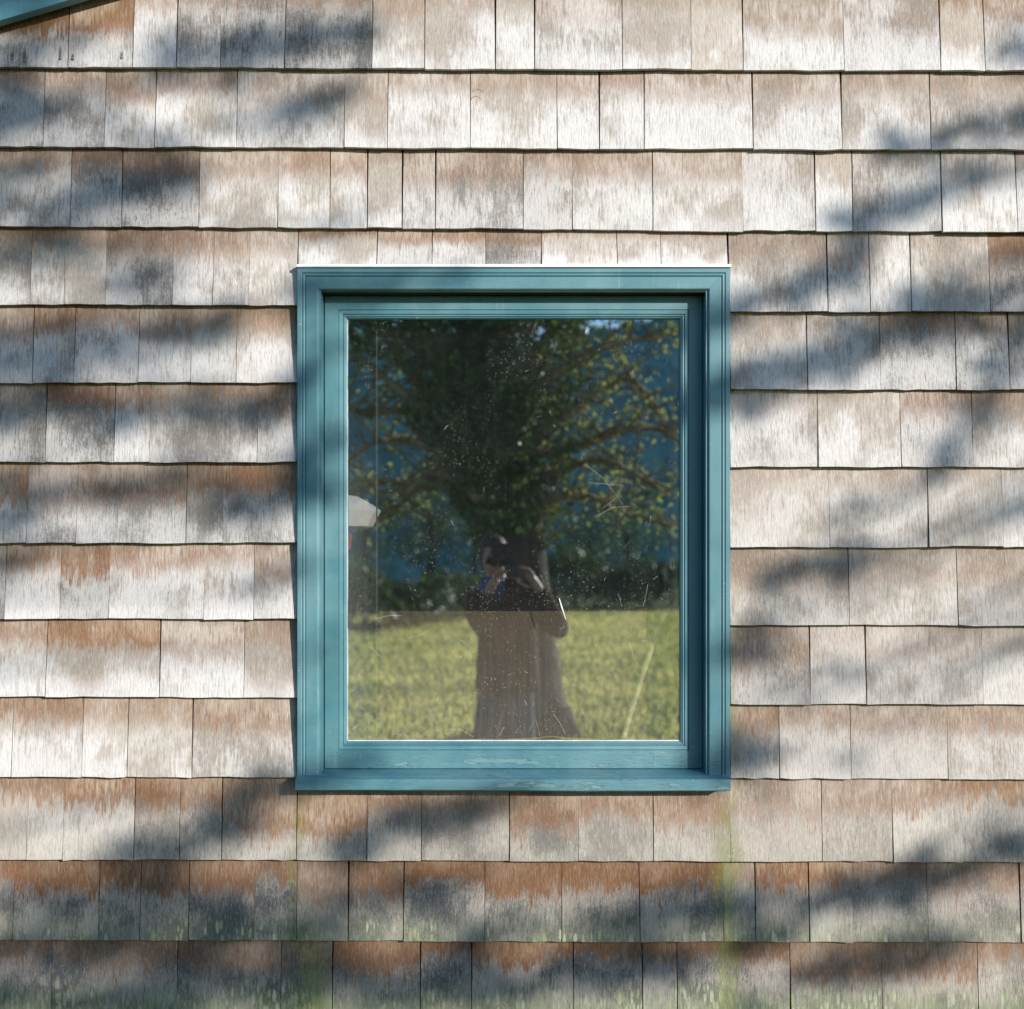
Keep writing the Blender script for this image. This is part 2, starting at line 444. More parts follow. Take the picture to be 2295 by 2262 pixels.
wall = tag(empty('shingle_wall', (0, 0, 0)), 'weathered grey and brown cedar shingle wall around the teal window', 'wall')
wmb = MB()
BX0, BX1, BZ0, BZ1 = CX0 + .03, CX1 - .03, .87, CZ1 - .03
def sheath(x0, x1, z0, fz):
    n = max(1, int((x1 - x0) / .3))
    for i in range(n):
        a, b = x0 + (x1-x0)*i/n, x0 + (x1-x0)*(i+1)/n
        za, zb = fz(a), fz(b)
        wmb.add([(a,.003,z0),(b,.003,z0),(b,.14,z0),(a,.14,z0),(a,.003,za),(b,.003,zb),(b,.14,zb),(a,.14,za)],
                [(0,3,2,1),(4,5,6,7),(0,1,5,4),(1,2,6,5),(2,3,7,6),(3,0,4,7)])
sheath(WX0, BX0, -.1, lambda x: rake_z(x) + .1)
sheath(BX1, WX1, -.1, lambda x: rake_z(x) + .1)
sheath(BX0, BX1, BZ1, lambda x: rake_z(x) + .1)
sheath(BX0, BX1, -.1, lambda x: BZ0)
wmb.build('sheathing', M_DARKWOOD, wall)

def shingle_mesh(x0, x1, zb, zt, seed, clip_top=True):
    """one shingle: zb, zt = functions of x for its own butt line and the butt line of the course above"""
    rn = random.Random(seed)
    g0, g1 = rn.uniform(.0004, .0019), rn.uniform(.0004, .0019)
    s0, s1 = rn.uniform(-.0022, .0022), rn.uniform(-.0022, .0022)
    dz, dy = rn.gauss(0, .0007), rn.uniform(-.0030, .0030)
    tip = rn.uniform(-.0010, .0010)
    nx = max(3, min(6, int((x1 - x0) / .035)))
    vs = [0.0, .33, .72, 1.0, 1.62]
    V, UV, Fc = [], [], []
    for layer in (0, 1):
        for j, vv in enumerate(vs):
            for i in range(nx + 1):
                f = i / nx
                xm = x0 + g0 + (x1 - x0 - g0 - g1) * f
                ex = zt(xm) - zb(xm)
                x = xm + (s0*(1-f) + s1*f) * vv * (0 if (f in (0, 1) and False) else 1)
                ed = rn.gauss(0, .0009) if j == 0 and layer == 0 else 0
                z = zb(xm) + dz + ex * vv + ed + (tip * (f - .5) if j == 0 else 0)
                y = BUTT + dy*(1 - min(vv, 1)) + .0205 * vv + (tip * (f - .5) * (1 - vv) if vv < 1 else 0) + .0012*math.sin(f*3.1+seed)*(1-min(1,vv))
                if layer == 1:
                    y += .0190 * (1 - vv / 1.75)
                    if j == 0: z = V[i][2] + .001
                if clip_top: z = min(z, rake_z(x) + .07)
                if vv > .5 and zb(xm) < .84 < z and CX0 - .05 < x < CX1 + .05: z = .838 if CX0 < x < CX1 else z
                V.append((x, y, z)); UV.append((xm, vv))
    W, L = nx + 1, len(vs) * (nx + 1)
    for j in range(len(vs) - 1):
        for i in range(nx):
            a = j*W + i
            Fc.append((a, a+1, a+1+W, a+W))
    for i in range(nx):
        Fc.append((i+1, i, L+i, L+i+1))                                        # butt end
    for j in range(len(vs) - 1):
        a = j*W; Fc.append((a, a+W, L+a+W, L+a))
        b = j*W + nx; Fc.append((b+W, b, L+b, L+b+W))
    return V, UV, Fc

def finish_shingle(name, parts, stuff=False):
    V, UV, Fc, WE, RN = [], [], [], [], []
    for (v, uv, f, wear, r) in parts:
        n = len(V); V += v; UV += uv; Fc += [tuple(i+n for i in q) for q in f]
        WE += [wear]*len(v); RN += [r]*len(v)
    o = mesh_ob(name, V, Fc, M_SH, wall)
    me = o.data
    uvl = me.uv_layers.new(name='face')
    for l in me.loops: uvl.data[l.index].uv = UV[l.vertex_index]
    a = me.attributes.new('wear', 'FLOAT_COLOR', 'POINT')
    a.data.foreach_set('color', [c for w4 in WE for c in w4])
    a = me.attributes.new('rnd', 'FLOAT', 'POINT')
    a.data.foreach_set('value', RN)
    if stuff: o['kind'] = 'stuff'
    return o

def line_fn(pair, xa=0.0, xb=2295.0):
    A, B = at(xa, pair[0], BUTT), at(xb, pair[1], BUTT)
    ph = pair[0] * .7
    def fn(x):
        return A.z + (B.z - A.z) * (x - A.x) / (B.x - A.x) + .0008*math.sin(x*3.1 + ph) + .0005*math.sin(x*9.3 + ph*2)
    return fn
XL = lambda p: at(p, 0, BUTT).x
extra = []
sd = [100]
def wear_of(code, ci):
    b, d, k = (int(c) for c in code)
    li = {10: .14, 11: .45, 12: 1.0}.get(ci, 0.0)
    return (b/9, d/9, k/9, li)
def run_course(spec, xstart, zb, zt, ci, clip_hi=None):
    x0 = XL(xstart)
    for tok in spec.split():
        p, code = tok.split(':')
        x1 = XL(float(p))
        if clip_hi is not None: x1 = min(x1, clip_hi)
        sd[0] += 1
        v, uv, f = shingle_mesh(x0, x1, zb, zt, sd[0])
        finish_shingle('shingle', [(v, uv, f, wear_of(code, ci), random.random())])
        x0 = x1
    return x0
def filler(x0, x1, zb, zt, ci):
    """shingles outside the picture, joined"""
    x = x0
    while x < x1 - .02:
        w = random.uniform(.1, .3)
        e = x + w if x + w < x1 - .06 else x1
        sd[0] += 1
        if zb((x+e)/2) < max(rake_z(x), rake_z(e)):
            code = '%d%d%d' % (random.randint(2, 7), random.randint(2, 6), random.randint(1, 4) if ci < 10 else random.randint(4, 7))
            v, uv, f = shingle_mesh(x, e, zb, zt, sd[0])
            extra.append((v, uv, f, wear_of(code, ci), random.random()))
        x = e
top_fn = line_fn((-27, -19))
XS = -38.0                                     # left end of the first full shingle in frame
prev = [top_fn, top_fn]
for ci, lines in enumerate(LINES):
    spec = COURSES[ci]
    fns = [line_fn(l) for l in lines]
    zl, zr = (fns[0], fns[0]) if len(fns) == 1 else (fns[0], fns[1])
    ztl, ztr = prev
    if len(spec) == 1:
        def ztm(x, a=ztl, b=ztr): return a(x) if x < 0 else b(x)
        ztop = ztl if ztl is ztr else (ztm if ci != 10 else (lambda x, a=ztl, b=ztr: a(x) if x < CX0 + .05 else (b(x) if x > CX1 - .05 else a(x)*.5 + b(x)*.5)))
        xe = run_course(spec[0], XS, zl, ztop, ci)
        filler(WX0, XL(XS), zl, ztl, ci); filler(xe, WX1, zl, ztr, ci)
    else:
        run_course(spec[0], XS, zl, ztl, ci, CX0 - .0008)
        filler(WX0, XL(XS), zl, ztl, ci)
        if ci == 3:
            run_course(OVER_WINDOW, 668, lambda x: CZ1 + .004, ztl, ci)
        xe = run_course(spec[-1], 1636.5, zr, ztr, ci)
        filler(xe, WX1, zr, ztr, ci)
    prev = [zl, zr]
# courses above the picture, up to the roof, and one below
up = top_fn
for k in range(9):
    hi = line_fn((-27 - 177*(k+1), -19 - 177*(k+1)))
    filler(WX0, WX1, up, hi, 0)
    up = hi
filler(WX0, WX1, line_fn((2472, 2477)), prev[0], 12)
finish_shingle('shingle', extra, stuff=True)
for nx_, ny_, _ in NAILS:
    c = at(nx_, ny_, BUTT)
    m = MB(); m.tube([(c.x, -.026, c.z), (c.x, -.0345, c.z), (c.x, -.0365, c.z)], [.004, .004, .0026], 10)
    m.build('nail', M_NAIL, wall)

# ------------------------------------------------------------------ roof edge
roof = tag(empty('gable_roof', (0, 0, 0)), 'teal painted rake board under the roof edge at upper left', 'roof')
M_ROOF = mat_plain('asphalt_roofing', (.05, .05, .05), .95, .1, .3, 60)
rk = MB(); rd = MB()
for xa, xb in ((WX0 - .3, RPEAK), (RPEAK, WX1 + .3)):
    za, zb = rake_z(xa), rake_z(xb)
    for mbx, d0, d1, y0, y1 in ((rk, 0, .19, RAKE_Y, -.05), (rd, .19, .23, RAKE_Y - .05, .6)):
        mbx.add([(xa,y0,za+d0),(xb,y0,zb+d0),(xb,y1,zb+d0),(xa,y1,za+d0),(xa,y0,za+d1),(xb,y0,zb+d1),(xb,y1,zb+d1),(xa,y1,za+d1)],
                [(0,3,2,1),(4,5,6,7),(0,1,5,4),(1,2,6,5),(2,3,7,6),(3,0,4,7)])
rk.build('rake_board', M_PAINT, roof)
rd.build('roof_deck', M_ROOF, roof)
bk = MB()
for xa, xb in ((WX0 - .05, RPEAK), (RPEAK, WX1 + .05)):        # backing strip between board and wall
    za, zb = rake_z(xa), rake_z(xb)
    bk.add([(xa,-.0495,za+.05),(xb,-.0495,zb+.05),(xb,0,zb+.05),(xa,0,za+.05),(xa,-.0495,za+.188),(xb,-.0495,zb+.188),(xb,0,zb+.188),(xa,0,za+.188)],
           [(0,3,2,1),(4,5,6,7),(0,1,5,4),(1,2,6,5),(2,3,7,6),(3,0,4,7)])
bk.build('backing_strip', M_DARKWOOD, roof)

# ------------------------------------------------------------------ window
win = tag(empty('window', ((CX0+CX1)/2, 0, CZ0)), 'teal painted wooden window with moulded casing and dusty reflecting glass', 'window')
CP = [(0, 0), (0, -.046), (.0015, -.0478), (.0125, -.0478), (.0165, -.0440), (.0170, -.0470), (.0195, -.0478), (.0225, -.0470),
      (.0255, -.0425), (.0260, -.0455), (.0275, -.0462), (.0585, -.0452), (.0605, -.0448), (.0635, -.0415), (.065, -.038), (.065, 0)]
def frame_piece(side, prof, x0, x1, z0, z1, bottom=None, flat_bottom=False):
    A, B = [], []
    for k, (u, y) in enumerate(prof):
        ub = (bottom or prof)[k][0]
        if side == 'top': A.append((x0+u+.0005, y, z1-u)); B.append((x1-u-.0005, y, z1-u))
        if side == 'bottom': A.append((x1-u, y, z0+ub)); B.append((x0+u, y, z0+ub))
        if side == 'left': A.append((x0+u, y, z0 + (0 if flat_bottom else ub))); B.append((x0+u, y, z1-u))
        if side == 'right': A.append((x1-u, y, z1-u)); B.append((x1-u, y, z0 + (0 if flat_bottom else ub)))
    n = len(prof); V = A + B
    Fc = [(i, (i+1) % n, n+(i+1) % n, n+i) for i in range(n)] + [tuple(reversed(range(n))), tuple(range(n, 2*n))]
    return V, Fc
def piece(name, *a, **k):
    V, Fc = frame_piece(*a, **k)
    o = mesh_ob(name, V, Fc, M_PAINT, win)
    bm = bmesh.new(); bm.from_mesh(o.data); bmesh.ops.recalc_face_normals(bm, faces=bm.faces); bm.to_mesh(o.data); bm.free()
    return o
piece('head_casing', 'top', CP, CX0, CX1, CZ0, CZ1)
piece('side_casing', 'left', CP, CX0, CX1, CZ0 - .006, CZ1, flat_bottom=True)
piece('side_casing', 'right', CP, CX0, CX1, CZ0 - .006, CZ1, flat_bottom=True)
# jambs behind the casing
JI = .0698
MB().box(CX0+.03, CX0+JI, -.0375, .138, CZ0, CZ1-.03).build('side_jamb', M_PAINT, win)
MB().box(CX1-JI, CX1-.03, -.0375, .138, CZ0, CZ1-.03).build('side_jamb', M_PAINT, win)
MB().box(CX0+JI+.0003, CX1-JI-.0003, -.0375, .138, CZ1-JI, CZ1-.03).build('head_jamb', mat_plain('shade_dark_jamb', (.030, .038, .028), .8, .15), win)  # head jamb colour darkened to stand for shade under the casing
SP = [(0, .046), (0, .0165), (.0015, .015), (.0400, .015), (.0425, .0180), (.0430, .0160), (.0450, .0155), (.0530, .0165),
      (.0560, .0205), (.0565, .0190), (.0590, .0185), (.0625, .0225), (.0630, .0215), (.0650, .0225), (.0680, .0290), (.0680, .046)]
SB = [(u + (.0135 if u > .03 else 0), y) for u, y in SP]
piece('top_rail', 'top', SP, SX0, SX1, SZ0, SZ1, bottom=SB)
piece('bottom_rail', 'bottom', SP, SX0, SX1, SZ0, SZ1, bottom=SB)
piece('stile', 'left', SP, SX0, SX1, SZ0, SZ1, bottom=SB)
piece('stile', 'right', SP, SX0, SX1, SZ0, SZ1, bottom=SB)
# sill
sx0, sx1 = at(662, 0, -.08).x, at(1637.5, 0, -.08).x
prof = [(.14, .900), (.0, .8955), (-.055, .8865), (-.062, .8840), (-.072, .8835), (-.080, .8815), (-.0825, .878), (-.0825, .851), (-.080, .8485), (-.02, .852), (-.02, .835), (.14, .835)]
SV, SFc = [], []
N = 40
for i in range(N + 1):
    x = sx0 + (sx1 - sx0) * i / N
    for k, (y, z) in enumerate(prof):
        j = .0011 * mnoise.noise(Vector((x*14, k*3.3, 1))) if 2 <= k <= 9 else 0
        SV.append((x, y + j*.6, z + j + (-.0012*math.sin(x*4) if k in (7, 8) else 0)))
n = len(prof)
for i in range(N):
    for k in range(n):
        SFc.append((i*n+k, i*n+(k+1) % n, (i+1)*n+(k+1) % n, (i+1)*n+k))
SFc += [tuple(reversed(range(n))), tuple(range(N*n, N*n+n))]
so = mesh_ob('sill', SV, SFc, M_PAINT, win)
bm = bmesh.new(); bm.from_mesh(so.data); bmesh.ops.recalc_face_normals(bm, faces=bm.faces); bm.to_mesh(so.data); bm.free()
# drip cap
dc = MB()
dc.loft([[(x, -.012, CZ1+.0005), (x, -.0535, CZ1+.0005), (x, -.0555, CZ1+.002), (x, -.0555, CZ1+.008), (x, -.054, CZ1+.0095), (x, -.012, CZ1+.0125)] for x in (CX0+.001, CX1+.002)])
dc.build('drip_cap', M_WHITE, win)
# glass
M_GLASS = mat_glass()
M_CLEAR = mat_film('glass_edge', (.5, .6, .55), .02)
g = MB().box(SX0+.062, SX1-.062, .031, .035, SZ0+.075, SZ1-.062).build('pane', M_GLASS, win)
g.data.materials.append(M_CLEAR)
for p in g.data.polygons: p.material_index = 0 if p.normal.y < -.5 else 1
# putty line round the glass
M_PUTTY = mat_plain('old_putty', (.62, .63, .60), .7, .2)
for nm, bx in (('l', (GX0-.001, GX0+.0022, GZ0, GZ1)), ('b', (GX0, GX1, GZ0-.002, GZ0+.003)), ('r', (GX1-.0015, GX1+.001, GZ0, GZ1))):
    pm = MB(); a = bx
    k = 30
    for i in range(k):
        f0, f1 = i/k, (i+1)/k
        j0 = .0013*mnoise.noise(Vector((f0*9, ord(nm), 0)))
        if nm == 'b': pm.box(a[0]+(a[1]-a[0])*f0, a[0]+(a[1]-a[0])*f1, .0275, .0308, a[2], a[3]+j0)
        elif nm == 'l': pm.box(a[0], a[1]+j0, .0275, .0308, a[2]+(a[3]-a[2])*f0, a[2]+(a[3]-a[2])*f1)
        else: pm.box(a[0]+j0*.5, a[1], .0275, .0308, a[2]+(a[3]-a[2])*f0, a[2]+(a[3]-a[2])*f1)
    pm.build('putty', M_PUTTY, win)
# inner storm pane with a pale edge
sy = .085
tx0, tx1 = at(846, 0, sy).x, at(1496, 0, sy).x
MB().box(tx0, tx1, sy, sy+.003, GZ0-.03, GZ1+.03).build('storm_pane', mat_film('dusty_storm_pane', (.55, .56, .52), .007), win)
M_EDGE = mat_plain('pale_edge_strip', (.08, .083, .075), .6, .3)
MB().box(tx0-.0045, tx0, sy-.001, sy+.004, GZ0-.03, GZ1+.03).build('storm_edge', M_EDGE, win)
MB().box(tx1, tx1+.003, sy-.001, sy+.004, GZ0-.03, GZ1+.03).build('storm_edge', M_EDGE, win)
MB().box(SX0+.0, SX1, .046, .16, SZ0-.02, GZ0-.006).build('stool', mat_plain('pale_sill_wood', (.48, .40, .26), .6, .3), win)
# cobweb strands on the outside of the glass
M_WEB = mat_plain('cobweb_silk', (.75, .75, .72), .6, .3)
web = MB(); rw = random.Random(3)
def strand(pts, r=.0006):
    web.tube([at(px, py, .0302) + Vector((0, -.0004, 0)) for px, py in pts], r, 5)
for pts in ([(1310,1040),(1352,1072),(1395,1130)], [(1332,1160),(1372,1138),(1412,1135)], [(1350,1140),(1378,1118),(1396,1088),(1320,1082)],
            [(1452,1310),(1446,1342),(1441,1360)], [(880,1642),(897,1648),(905,1640),(918,1660)], [(955,1640),(972,1636),(985,1640)], [(965,1590),(970,1610),(981,1620)],
            [(1118,1650),(1130,1630)], [(1000,1636),(1030,1634),(1062,1652)], [(1185,1640),(1200,1610),(1210,1650)], [(1240,1600),(1258,1625),(1266,1645)],
            [(915,1430),(940,1424),(968,1408)], [(830,1450),(850,1470)], [(1410,1440),(1420,1470)], [(838,1388),(870,1380),(900,1380)], [(1385,1330),(1394,1360)]):
    strand(pts, rw.uniform(.00013, .00026))
for i in range(60):
    x, z = rw.uniform(790, 1510), 730 + 930*math.sqrt(rw.random())
    a, l = rw.uniform(0, 6.3), rw.uniform(3, 14)
    strand([(x, z), (x + l*math.cos(a)*.5 + rw.uniform(-2, 2), z + l*math.sin(a)*.5), (x + l*math.cos(a), z + l*math.sin(a))], rw.uniform(.00015, .0003))
wo = web.build('cobweb', M_WEB, win); wo['kind'] = 'stuff'
sp_ = MB(); sp_.tube([at(1253, 1341, .029), at(1259, 1362, .0285), at(1268, 1388, .029)], [.0012, .0026, .0008], 6, .6)
tag(sp_.build('pine_needle', mat_plain('dry_needle', (.70, .66, .60), .6, .3)), 'pale dry needle stuck upright on the window glass', 'needle')

# ------------------------------------------------------------------ room behind the glass
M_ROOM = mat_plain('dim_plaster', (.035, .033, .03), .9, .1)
def room_piece(name, *bx): tag(MB().box(*bx).build(name, M_ROOM), kind='structure')
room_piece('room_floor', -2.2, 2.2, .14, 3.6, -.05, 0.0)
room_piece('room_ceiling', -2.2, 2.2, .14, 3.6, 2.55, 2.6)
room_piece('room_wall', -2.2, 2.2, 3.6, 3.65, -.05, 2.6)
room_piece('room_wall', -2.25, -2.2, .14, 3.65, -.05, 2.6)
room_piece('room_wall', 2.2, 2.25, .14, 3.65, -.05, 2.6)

by = .125
b0, b1 = at(852, 1370, by), at(1494, 1690, by)
bo = MB().box(b0.x, b1.x, by, by+.01, GZ0-.0055, b0.z)
tag(bo.build('board', mat_plain('brown_hardboard', (.135, .10, .062), .75, .25, .2, 6)), 'brown board standing inside against the lower half of the window', 'board')
st = MB(); st.tube([at(1492, 1372, .112), at(1440, 1512, .112), at(1392, 1668, .112)], .0085, 10)
tag(st.build('wooden_stick', mat_plain('pale_stick_wood', (.52, .46, .30), .7, .2)), 'pale wooden stick leaning diagonally behind the glass at lower right', 'stick')
yl = MB(); yp = smooth_path([at(1137, 1657, .07), at(1200, 1655, .075), at(1235, 1651, .08), at(1270, 1655, .078), at(1340, 1658, .075)], 5)
yl.tube(yp, .004, 8, .6)
tag(yl.build('yellow_cord', mat_plain('yellow_cord', (.62, .47, .14), .5, .3)), 'yellow cord lying along the inside of the window sill', 'cord')

# lamp with faceted white shade
lc = at(752, 1150, .42)
lamp = tag(empty('lamp', (lc.x, lc.y, lc.z)), 'white faceted lamp shade hanging inside at the left edge of the glass', 'lamp')
def ring(r, z, n=9, ph=.25): return [(lc.x + r*math.cos(2*math.pi*i/n+ph), lc.y + r*math.sin(2*math.pi*i/n+ph), lc.z + z) for i in range(n)]
sh = MB(); rr = .152
sh.loft([ring(.03, .062), ring(.075, .055), ring(.125, .028), ring(rr, .008)], cap=False)
sh.loft([ring(rr, .008), ring(rr*.82, -.045), ring(rr*.45, -.062)], cap=False)
ts = NT('milk_glass')
dfn = ts.n('BsdfDiffuse'); ts.set(dfn.inputs[0], (.93, .92, .89)); tln = ts.n('BsdfTranslucent'); ts.set(tln.inputs[0], (.8, .79, .72))
mxn = ts.n('MixShader'); mxn.inputs[0].default_value = .3
ts.t.links.new(dfn.outputs[0], mxn.inputs[1]); ts.t.links.new(tln.outputs[0], mxn.inputs[2]); ts.t.links.new(mxn.outputs[0], ts.out.inputs[0])
sh.build('lamp_shade', ts.m, lamp)
MB().tube([(lc.x+.035, lc.y, lc.z-.06), (lc.x+.035, lc.y, lc.z-.12)], [.022, .016], 10).build('socket', mat_plain('red_plastic', (.35, .05, .035), .4, .4), lamp)
MB().tube([(lc.x, lc.y, lc.z+.06), (lc.x, lc.y, 2.552)], .004, 6).build('cord', M_DARKWOOD, lamp)

# ------------------------------------------------------------------ ground
def mat_ground():
    t = NT('lawn_ground'); p = t.pos()
    n1 = t.noise(p, .8, 5); n2 = t.noise(p, 14, 4)
    c = t.mix(t.ss(n1, .3, .7), (.085, .11, .030), (.14, .15, .05))
    c = t.mix(t.math('MULTIPLY', t.ss(n2, .5, .75), .6), c, (.05, .065, .02))
    t.principled(c, .9, .1, t.bump(n2, .6, .05))
    return t.m
gv, gf, GN = [], [], 60
for j in range(GN + 1):
    for i in range(GN + 1):
        fx, fy = (i / GN - .5) * 2, (j / GN - .5) * 2
        gv.append((math.copysign(abs(fx)**3 * 600, fx), math.copysign(abs(fy)**3 * 600, fy) - 8, 0.0))
for j in range(GN):
    for i in range(GN):
        a = j*(GN+1)+i; gf.append((a, a+1, a+GN+2, a+GN+1))
tag(mesh_ob('ground', gv, gf, mat_ground()), kind='structure')
M_GRASS = mat_leaf('grass_blades', (.20, .27, .065), (.84, .76, .25), .66, .75)
rg = random.Random(11); gm = MB()
for k in range(55000):
    y = -5.0 - 22.5 * rg.random()**1.25
    hw = 1.2 + .16 * abs(y)
    x = rg.uniform(-hw, hw)
    h = rg.uniform(.025, .065) * (1 + .03*abs(y)); wd = rg.uniform(.006, .012) * (1 + .06*abs(y))
    a = rg.uniform(0, math.pi); dx, dy_ = math.cos(a)*wd, math.sin(a)*wd
    lx, ly = rg.uniform(-.5, .5)*h, rg.uniform(-.5, .5)*h
    gm.add([(x-dx, y-dy_, 0), (x+dx, y+dy_, 0), (x+dx*.6+lx*.5, y+dy_*.6+ly*.5, h*.6), (x+lx, y+ly, h)], [(0, 1, 2, 3)])
tag(gm.build('grass', M_GRASS), 'short yellow green lawn grass mirrored in the glass', 'grass', kind='stuff')

# ------------------------------------------------------------------ trees
def leaf_quad(mb, p, size, rn, flat=0.0):
    n = Vector((rn.gauss(0, 1), rn.gauss(0, 1), rn.gauss(0, 1) + flat)).normalized()
    a = n.orthogonal().normalized(); a.rotate(Matrix.Rotation(rn.uniform(0, 6.3), 3, n)); b = n.cross(a)
    l, w = size, size * rn.uniform(.45, .7)
    mb.add([p - a*l*.5, p + b*w*.5 + n*w*.12, p + a*l*.5, p - b*w*.5 + n*w*.12], [(0, 1, 2, 3)])

T_SC = 1.188                                   # the strokes were read off a 1932 pixel wide copy
def wall_pt(dx, dy): return at(dx*T_SC, dy*T_SC, -.02)
def shade_tree(name, label, strokes, trunk_shadow_x, t_trunk, rn, leafmat, barkmat, height, side):
    K = .95
    t_trunk *= K
    """a real tree standing between the sun and the wall; each bough is (points on the wall its shade crosses, half width, density, distance)"""
    W = wall_pt(trunk_shadow_x, 800)
    base = Vector((W.x + SUN.x*t_trunk, -.02 + SUN.y*t_trunk, 0))
    root = tag(empty(name, base), label, 'tree')
    tr = MB()
    pts = [base + Vector((.08*math.sin(z*1.1), .06*math.cos(z*1.7), z)) for z in [height*i/12 for i in range(13)]]
    pts[0].z = -.05
    tr.tube(pts, [.24*(1 - .85*i/12) + (.08 if i == 0 else 0) for i in range(13)], 12)
    tr.build('trunk', barkmat, root, True)
    bo, cr = MB(), MB()
    for st_pts, hw, dens, t in strokes:
        t *= K
        wp = [wall_pt(*p) for p in st_pts]
        path = smooth_path([p + SUN * t for p in wp], 6)
        path = [p + Vector((rn.gauss(0, .008), 0, rn.gauss(0, .008))) + SUN * rn.gauss(0, .04) for p in path]
        inner = path[-1] if side > 0 else path[0]
        zt = min(height - .4, inner.z + .35 * (Vector((base.x, base.y, 0)) - Vector((inner.x, inner.y, 0))).length * (1 if side > 0 else -.25))
        tz = max(.8, zt)
        hub = Vector((base.x + .08*math.sin(tz*1.1), base.y + .06*math.cos(tz*1.7), tz))
        lead = smooth_path([hub, hub.lerp(inner, .5) + Vector((0, 0, .08)), inner], 4)
        full = (list(reversed(path)) if side > 0 else path)
        allp = lead[:-1] + full
        bo.tube(allp, [max(.0035, .022 - .015*min(1, i/7) - .0035*i/(len(allp)-1)) for i in range(len(allp))], 5)
        hwm = hw * .80 * T_SC / 750
        dens = dens * .86
        L = sum((path[i+1]-path[i]).length for i in range(len(path)-1))
        size = .062
        cnt = int(-math.log(1 - dens) * (L * 2.0 * hwm) / (size*size*.58*.5*.5))
        nc = max(3, int(L / .05))
        clumps = [(rn.random(), rn.gauss(0, .5), rn.uniform(.55, 1.0), rn.gauss(0, .18)) for _ in range(nc)]
        tot = sum(c[2] for c in clumps)
        for (cf, co, cw, cd) in clumps:
            for k in range(int(cnt * 1.12 * cw / tot)):
                f = min(1, max(0, cf + rn.gauss(0, .075 / L))) * (len(path) - 1); i = min(int(f), len(path)-2)
                c = path[i].lerp(path[i+1], f - i)
                taper = .55 + .45*math.sin(math.pi*f/(len(path)-1))**.8
                off = (co * hwm + rn.gauss(0, .022)) * taper
                p = c + Vector((-.35*off, 0, off)) + SUN * (cd + rn.gauss(0, .05)) + Vector((rn.gauss(0, .015), 0, rn.gauss(0, .010)))
                leaf_quad(cr, p, size*rn.uniform(.7, 1.4), rn)
    bo.build('limb', barkmat, root, True)
    cr.build('crown', leafmat, root)
    return root
LEFT = [
 ([(300,105),(480,88),(700,60)], 30, .78, 7.0), ([(-20,120),(150,70)], 26, .55, 7.5), ([(-30,235),(95,200)], 55, .88, 7.0),
 ([(430,240),(560,215),(665,165)], 28, .65, 7.5), ([(270,162),(470,150)], 18, .5, 7.0), ([(-30,405),(120,388),(240,352),(360,325)], 38, .75, 7.5),
 ([(200,545),(340,510)], 38, .5, 8.5), ([(-20,452),(130,440)], 20, .5, 7.5), ([(-30,705),(150,668),(300,640),(445,592)], 30, .8, 7.0),
 ([(40,690),(270,685)], 28, .55, 8.0), ([(-20,805),(200,775),(400,790),(545,758)], 36, .6, 8.0), ([(-30,742),(290,745)], 20, .5, 7.5),
 ([(-30,1005),(70,955)], 40, .65, 8.0), ([(140,935),(340,900)], 30, .5, 8.5), ([(370,985),(480,962),(650,905)], 33, .68, 7.5),
 ([(460,1115),(570,1065)], 33, .6, 8.0), ([(-20,1072),(70,1048)], 28, .5, 8.0), ([(560,565),(700,532),(900,525)], 26, .6, 7.5),
 ([(540,735),(660,640)], 34, .72, 7.0), ([(540,890),(670,800)], 36, .72, 7.5), ([(560,1240),(660,1215)], 16, .3, 8.0),
 ([(215,1605),(380,1572),(470,1512),(565,1478)], 30, .8, 7.0), ([(640,1602),(760,1557),(900,1525),(1070,1478)], 27, .8, 6.5),
 ([(50,1705),(220,1682),(335,1640)], 34, .65, 7.5), ([(-30,1805),(250,1765),(480,1752),(650,1742)], 58, .68, 8.0),
 ([(-30,1880),(300,1885),(620,1850),(1000,1835),(1300,1812)], 62, .86, 7.5), ([(550,1682),(780,1692),(910,1650)], 33, .55, 7.5),
 ([(870,1775),(1100,1742),(1320,1722),(1450,1702)], 42, .66, 7.5), ([(570,1482),(700,1420)], 26, .55, 7.5), ([(560,445),(640,425),(720,418)], 12, .3, 8.0)]
LEFT += [([(100,335),(360,285)], 50, .32, 7.5), ([(-20,620),(440,605)], 42, .32, 8.0), ([(-20,505),(220,470)], 40, .32, 7.5), ([(60,215),(330,262)], 45, .25, 7.5), ([(-60,25),(60,0),(170,-35)], 40, .85, 7.0), ([(-20,210),(70,190)], 60, .6, 7.0), ([(-20,335),(120,312)], 26, .5, 7.5), ([(-30,772),(300,768),(545,772)], 50, .5, 7.5),
 ([(-20,930),(300,915),(545,930)], 42, .42, 8.0), ([(-20,640),(150,610)], 36, .4, 8.0), ([(540,80),(600,110)], 26, .5, 7.0),
 ([(620,1880),(900,1880)], 36, .5, 8.0), ([(-20,1700),(140,1690)], 22, .35, 8.0)]
